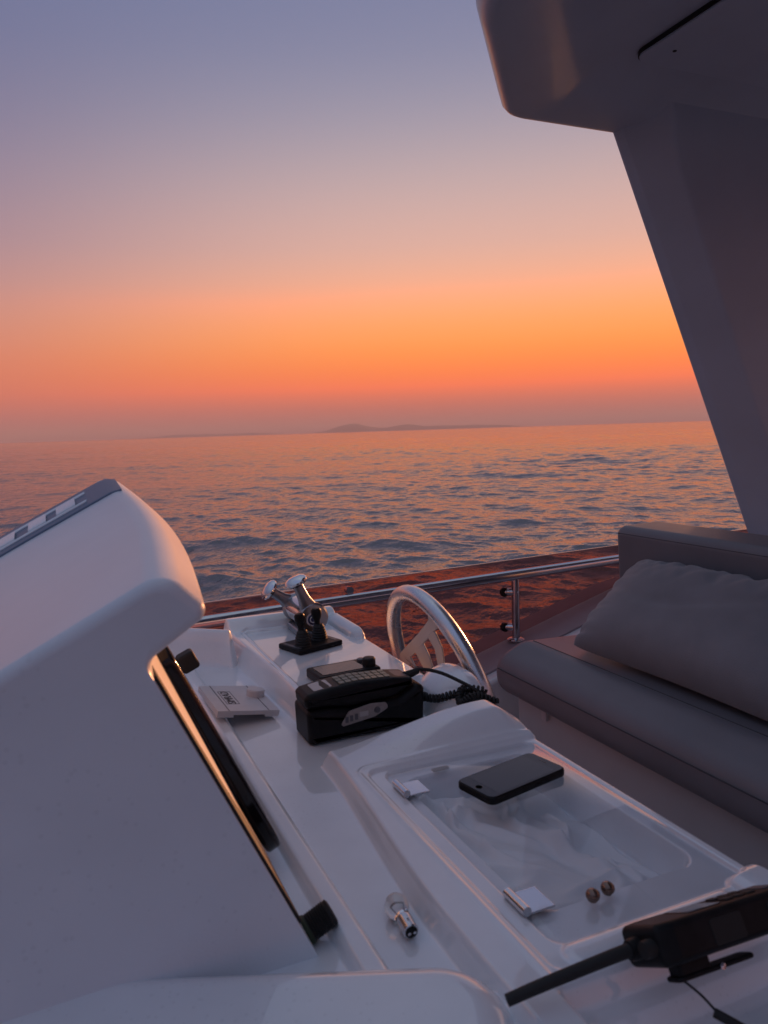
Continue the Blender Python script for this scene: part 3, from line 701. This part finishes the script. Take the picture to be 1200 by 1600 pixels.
# ------------------------------------------------------------------ smartphone
ph = thing('smartphone', (.5405, .8440, LT), 'black smartphone lying face up on the clear tray lid', 'phone', rot=(0,0,R(12.5)))
v, f = bar(rrect(-.0710,.0710,-.0350,.0350,.011), .0002, .0108, .0028, XY, seg=4); mesh('case', v, f, BLACK, ph, local=True)
v, f = bar(rrect(-.0688,.0688,-.0328,.0328,.0095), .0104, .0113, .0004, XY, seg=2); sc1 = mesh('glass_front', v, f, BLKG, ph, local=True)
v, f = bar(rrect(-.0520,.0520,-.0292,.0292,.0008), .01132, .01142, 0, XY); mesh('screen', v, f, mat('phone_screen', (.035,.035,.038), .06), ph, local=True)
v, f = bar(rrect(.0595,.0610,-.0060,.0060,.0006), .01132, .0116, 0, XY); mesh('speaker_slot', v, f, GREYD, ph, local=True)
v, f = lathe([(.0046,.0113),(.0052,.0116),(.0056,.0113)], (-.0605,0,0), (0,0,1), 24); mesh('home_button', v, f, GREYD, ph, local=True)
for xx in (.018, .034):
    v, f = rboxm(.011, .0016, .0030, .0005, 2); mesh('side_button', place(v, (xx, -.0353, .006)), f, BLACK, ph, local=True)

# ------------------------------------------------------------------ spare light bulb
bz = Fz+.0128
bu = thing('light_bulb', (.284, .672, Fz), 'small clear glass bayonet bulb lying on the dash at the foot of the tray', 'light bulb')
axb = Vector((-.05, -.98, -.085)).normalized(); ob = Vector((.2925, .676, bz))
v, f = lathe([(0,-.0128),(.005,-.0118),(.0095,-.0085),(.0122,-.003),(.0124,.002),(.0108,.008),(.0082,.013),(.0070,.018),(.0070,.022)], ob, axb, 28); mesh('glass_envelope', v, f, GLASSB, bu, smooth=180, wn=False)
v, f = lathe([(0,.019),(.0072,.019),(.0078,.021),(.0076,.036),(.0080,.0365),(.0080,.0385),(.0070,.0395),(0,.0395)], ob, axb, 28); bs = mesh('metal_base', v, f, STEEL, bu)
v, f = lathe([(0,.0394),(.0064,.0394),(.0060,.0405),(0,.0408)], ob, axb, 20); mesh('insulator', v, f, BLACK, bs)
xb, yb, _ = frame_of(axb)
for s in (-1, 1):
    v, f = lathe([(0,0),(.0016,0),(.0016,.0010),(0,.0016)], ob+axb*.0406+xb*s*.0028, axb, 10); mesh('contact', v, f, STEEL, bs)
    v, f = tube([ob+axb*.020+xb*s*.002, ob+axb*.010+xb*s*.003, ob+axb*.001+xb*s*.0045], .0004, 6); mesh('support_wire', v, f, SATIN, bu)
    v, f = lathe([(0,0),(.0011,0),(.0011,.002),(0,.0023)], ob+axb*.030+yb*s*.0076, yb*s, 8); mesh('bayonet_pin', v, f, STEEL, bs)
v, f = coil([ob+axb*.001-xb*.0045, ob-axb*.0015, ob+axb*.001+xb*.0045], .0008, 10, .00025, 5); mesh('filament', v, f, SATIN, bu)

# ------------------------------------------------------------------ handheld radio
E_ = __import__('mathutils').Euler
hr = thing('handheld_radio', (.4975, .4610, -.4535), 'black handheld marine radio with stubby antenna lying against the tray lip', 'radio', rot=(R(-32), R(2.5), R(0))); hr.scale = (.93, .90, .90)
bp_ = fillet([(-.078,-.026),(-.060,-.030),(.088,-.029),(.092,-.022),(.092,.024),(.086,.029),(-.064,.030),(-.080,.024)], .006, 4)
v, f = bar(bp_, .0, .036, .007, XY, seg=4); hb_ = mesh('body', v, f, BLACK, hr, local=True)
v, f = bar(rrect(-.030,.010,-.019,.019,.003), .0358, .0368, .0003, XY, seg=1); mesh('display_bezel', v, f, BLKG, hb_, local=True)
for i in range(3):
    for j in range(2):
        v, f = bar(rrect(.020+i*.014,.031+i*.014,-.016+j*.018,-.002+j*.018,.003), .0355, .0378, .0006, XY, seg=1); mesh('button', v, f, RUB, hb_, local=True)
v, f = bar(rrect(.070,.086,-.015,.015,.003), .0356, .0372, .0004, XY, seg=1); mesh('speaker_grille', v, f, GREYD, hb_, local=True)
v, f = bar(rrect(-.020,.018,.0055,.0275,.003), -.0305, -.0290, .0004, lambda p, q, s: (p, s, q), seg=1); mesh('side_panel', v, f, RUB, hb_, local=True)
v, f = bar(rrect(.052,.074,.0070,.0270,.003), -.0305, -.0290, .0004, lambda p, q, s: (p, s, q), seg=1); mesh('side_panel', v, f, RUB, hb_, local=True)
v, f = tube(spline([(-.070,.004,.018),(-.095,.005,.018),(-.130,.012,.015),(-.175,.024,.010),(-.206,.034,.0055)], 10), [.0078]*8+[.0064-.00003*i for i in range(33)], 16); mesh('antenna', v, f, RUB, hr, local=True, smooth=60)
v, f = lathe([(0,0),(.0098,0),(.0098,.012),(.0085,.016),(0,.016)], (-.074,.004,.018), (-1,0,0), 20); mesh('antenna_collar', v, f, BLACK, hr, local=True)
v, f = lathe([(0,0),(.0075,0),(.0080,.004),(.0075,.012),(0,.013)], (-.077,-.016,.018), (-1,0,0), 18); mesh('volume_knob', v, f, RUB, hr, local=True)
v, f = bar(rrect(-.062,.030,-.018,.004,.006), -.0150, -.0105, .0018, XY, seg=2); cl = mesh('belt_clip', v, f, BLACK, hr, local=True)
v, f = bar(rrect(-.058,-.022,-.017,.001,.003), -.011, .002, .001, XY, seg=1); mesh('clip_mount', v, f, BLACK, cl, local=True)
v, f = lathe([(0,0),(.003,0),(.003,.001),(0,.0016)], (-.012,-.0182,-.0127), (0,-1,0), 12); mesh('clip_screw', v, f, STEEL, cl, local=True)
v, f = tube(spline([(-.058,-.016,-.0125),(-.050,-.024,-.026),(-.043,-.028,-.040)], 8), .0012, 8); s_ = mesh('strap_loop', v, f, RUB, hr, local=True)
v, f = tube(spline([(-.045,-.028,-.041),(-.034,-.036,-.052),(-.024,-.042,-.062)], 6), .0042, 10); mesh('strap_toggle', v, f, RUB, s_, local=True)

# ------------------------------------------------------------------ helm seat
se = thing('helm_bench', (1.45, 1.1, DECKZ), 'grey vinyl helm bench with low padded backrest on a white moulded base', 'bench seat')
SY0, SY1 = -.35, 1.895
sp_ = fillet([(1.150,-.770),(1.66,-.770),(1.66,-.640),(1.235,-.624),(1.138,-.668)], [.05,.02,.03,.08,.075], 8)
v, f = bar(sp_, SY0, SY1, .050, XZ, seg=7, mid=30); sc0 = mesh('seat_cushion', v, f, VINYL, se, smooth=60)
def seamline(pts, parent, r=.0016):
    v, f = tube(pts, r, 6); mesh('seam', v, f, SEAM, parent, smooth=60, wn=False)
seamline([(1.1385, y, -.688) for y in np.linspace(SY0+.06, SY1-.05, 20)], sc0)
seamline([(1.262, y, -.6250) for y in np.linspace(SY0+.06, SY1-.05, 20)], sc0)
bk_ = fillet([(1.625,-.70),(1.80,-.70),(1.79,-.312),(1.605,-.318)], [.01,.02,.035,.03], 6)
v, f = bar(bk_, SY0-.02, 1.905, .030, XZ, seg=6, mid=30); bk = mesh('backrest', v, f, VINYL, se, smooth=60)
seamline([(1.6085, y, -.340) for y in np.linspace(SY0, 1.885, 20)], bk)
seamline([(1.63, 1.9035, -.338), (1.70, 1.9055, -.334), (1.77, 1.9035, -.334)], bk)
ba_ = fillet([(1.205,DECKZ),(1.86,DECKZ),(1.86,-.765),(1.205,-.765)], [0,0,.02,.02], 4)
v, f = bar(ba_, SY0-.02, 1.85, .015, XZ, seg=3, mid=4); mesh('seat_base', v, f, mat('shell_gelcoat', (.55,.54,.54), .4, coat=.6, coat_r=.06, var=(5,.06)), se)
v, f = rboxm(.012, .022, .045, .003); mesh('hold_down_tab', place(v, (1.198, 1.70, -.782)), f, GREYP, se)

# ------------------------------------------------------------------ scatter cushion
def pillow():
    o_b, o_t = np.array((1.285, -.612)), np.array((1.585, -.405))
    nu, nv = 120, 70; L2 = .385; W = np.linalg.norm(o_t-o_b)/2
    c = (o_b+o_t)/2; uv = (o_t-o_b)/np.linalg.norm(o_t-o_b); nn = np.array((-uv[1], uv[0]))
    y_c = 1.355; rg = np.random.default_rng(11); sides = []
    for sgn in (1, -1):
        u, w_ = np.meshgrid(np.sin(np.linspace(-1,1,nu)*math.pi/2), np.sin(np.linspace(-1,1,nv)*math.pi/2))
        pinch = 1-.050*(1-w_**2)*np.abs(u)**3-.030*np.abs(w_)**6*np.abs(u)**6; pinv = 1-.070*(1-u**2)*np.abs(w_)**3-.05*np.abs(w_)**6*np.abs(u)**8
        th_ = (np.clip(1-u**4,0,1)**.55)*(np.clip(1-w_**4,0,1)**.55)
        cr_ = np.zeros_like(u)
        for k in range(7):
            ph_ = rg.uniform(0,6.28); fr = rg.uniform(9,24); c0 = rg.uniform(-.9,.9); lean = rg.uniform(-.5,.5)
            fold = np.exp(-((np.sin((u-lean*(1-w_))*fr*.5+ph_))/.32)**2)
            cr_ += fold*np.exp(-((w_-.95)/.42)**2)*.40
            fold2 = np.exp(-((np.sin((w_+.6*lean*(1-u))*fr*.4+ph_))/.35)**2)
            cr_ += fold2*np.exp(-((u-.98)/.22)**2)*.30
        cr_ += .9*np.exp(-((w_+.25*np.sin(u*3+.5)-.12)/.10)**2)*np.exp(-((u-.1)/.6)**2)*.35
        t = sgn*(.098 if sgn > 0 else .036)*th_-sgn*.0062*cr_*np.clip(th_*2.2,0,1)*(sgn > 0)*2.6
        a = W*w_*pinv*.985; yy = y_c+L2*u*pinch+.030*w_*(u > 0)*u
        x = c[0]+uv[0]*a+nn[0]*t; z = c[1]+uv[1]*a+nn[1]*t
        sides.append(np.stack((x, yy, z), -1).reshape(-1,3))
    idx = np.arange(nu*nv).reshape(nv, nu); f1 = np.stack((idx[:-1,:-1], idx[:-1,1:], idx[1:,1:], idx[1:,:-1]), -1).reshape(-1,4)
    v = np.concatenate(sides); f = np.concatenate((f1, f1[:,::-1]+nu*nv))
    bm = bmesh.new(); me = bpy.data.meshes.new('scatter_cushion'); me.from_pydata(v.tolist(), [], f.tolist()); bm.from_mesh(me); bmesh.ops.remove_doubles(bm, verts=bm.verts, dist=.0008); bm.to_mesh(me); bm.free()
    o = finish('scatter_cushion', me, FABRIC, None, 180, False)
    tag(o, 'soft grey rectangular cushion leaning on the bench backrest', 'cushion')
pillow()

# ------------------------------------------------------------------ hardtop and its support
ht = thing('hardtop', (2.4, 2.15, cope_z(2.7)), 'grey hardtop roof with rounded nose carried on a raked side support', 'roof')
def plan():
    half = [(.80,-.2),(.80,.7),(.88,1.25),(1.055,1.72),(1.43,2.20),(3.2,2.20),(4.6,2.15)]
    pts = half+[(x, -.4-y) for x, y in reversed(half[1:])]
    return fillet(pts, [0,.4,.5,.4,.10,.3,.25]+[.25,.3,.10,.4,.5,.4], 8)
PL = plan(); cx, cy = 2.7, -.2; hx, hy = 1.9, 2.4
def scaled(ins, z): return np.array([(cx+(p[0]-cx)*(1-ins/hx), cy+(p[1]-cy)*(1-ins/hy), z) for p in PL])
lay = [(.80,1.075),(.34,1.070),(.28,1.066),(.23,1.050),(.19,1.026),(.15,1.004),(.10,.991),(.03,.986),(.012,.986),(.0,.993),(-.012,1.01),(-.022,1.05),(-.024,1.10),(-.012,1.16),(.03,1.21),(.10,1.24),(.5,1.28)]
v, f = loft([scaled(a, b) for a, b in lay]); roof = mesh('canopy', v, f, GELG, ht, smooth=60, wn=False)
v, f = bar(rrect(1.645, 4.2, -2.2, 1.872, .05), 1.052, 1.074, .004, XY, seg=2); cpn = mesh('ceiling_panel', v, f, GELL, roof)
v, f = bar(rrect(1.6415, 4.21, -2.21, 1.8755, .053), 1.058, 1.0735, 0, XY); mesh('panel_shadow_gap', v, f, RUB, roof)
v, f = lathe([(0,0),(.006,0),(.006,.002),(0,.002)], (1.72,1.78,1.0505), (0,0,1), 14); mesh('screw_cap', v, f, RUB, cpn)
def leg(ysgn):
    loops = []; ym = lambda y: y if ysgn > 0 else -.4-y
    for z in np.linspace(-.72, 1.06, 26):
        x0 = 1.845+(.974-z)*.4665
        x1 = x0+1.05+.10*(1-z)
        flare = .05*float(ss(np.array((z-.86)/.18)))
        P = fillet([(x0, 2.195), (x0+.012, 2.150), (x0+.105, 2.052-flare), (x1-.08, 2.052-flare), (x1, 2.12), (x1, 2.20)], [.012,.02,.03,.05,.03,.02], 4)
        loops.append(np.array([(p[0], ym(p[1]), z) for p in P]))
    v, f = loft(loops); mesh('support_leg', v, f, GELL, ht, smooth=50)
leg(1)

# ------------------------------------------------------------------ haze
v = np.array([(x, y, z) for x in (-34000, 34000) for y in (-34000, 34000) for z in (SEA-8, 260)], float)
f = [(0,1,3,2),(4,6,7,5),(0,4,5,1),(2,3,7,6),(0,2,6,4),(1,5,7,3)]
hm = bpy.data.materials.new('haze_air'); hm.use_nodes = True; t = hm.node_tree; t.nodes.clear()
o_ = t.nodes.new('ShaderNodeOutputMaterial'); pv = t.nodes.new('ShaderNodeVolumePrincipled')
pv.inputs['Color'].default_value = (.74,.65,.68,1); pv.inputs['Density'].default_value = 1.0e-4; pv.inputs['Anisotropy'].default_value = 0.0
t.links.new(pv.outputs[0], o_.inputs['Volume'])
hz = mesh('haze', v, f, hm, smooth=0, kind='stuff')
hz['label'] = 'thin evening haze over the sea'
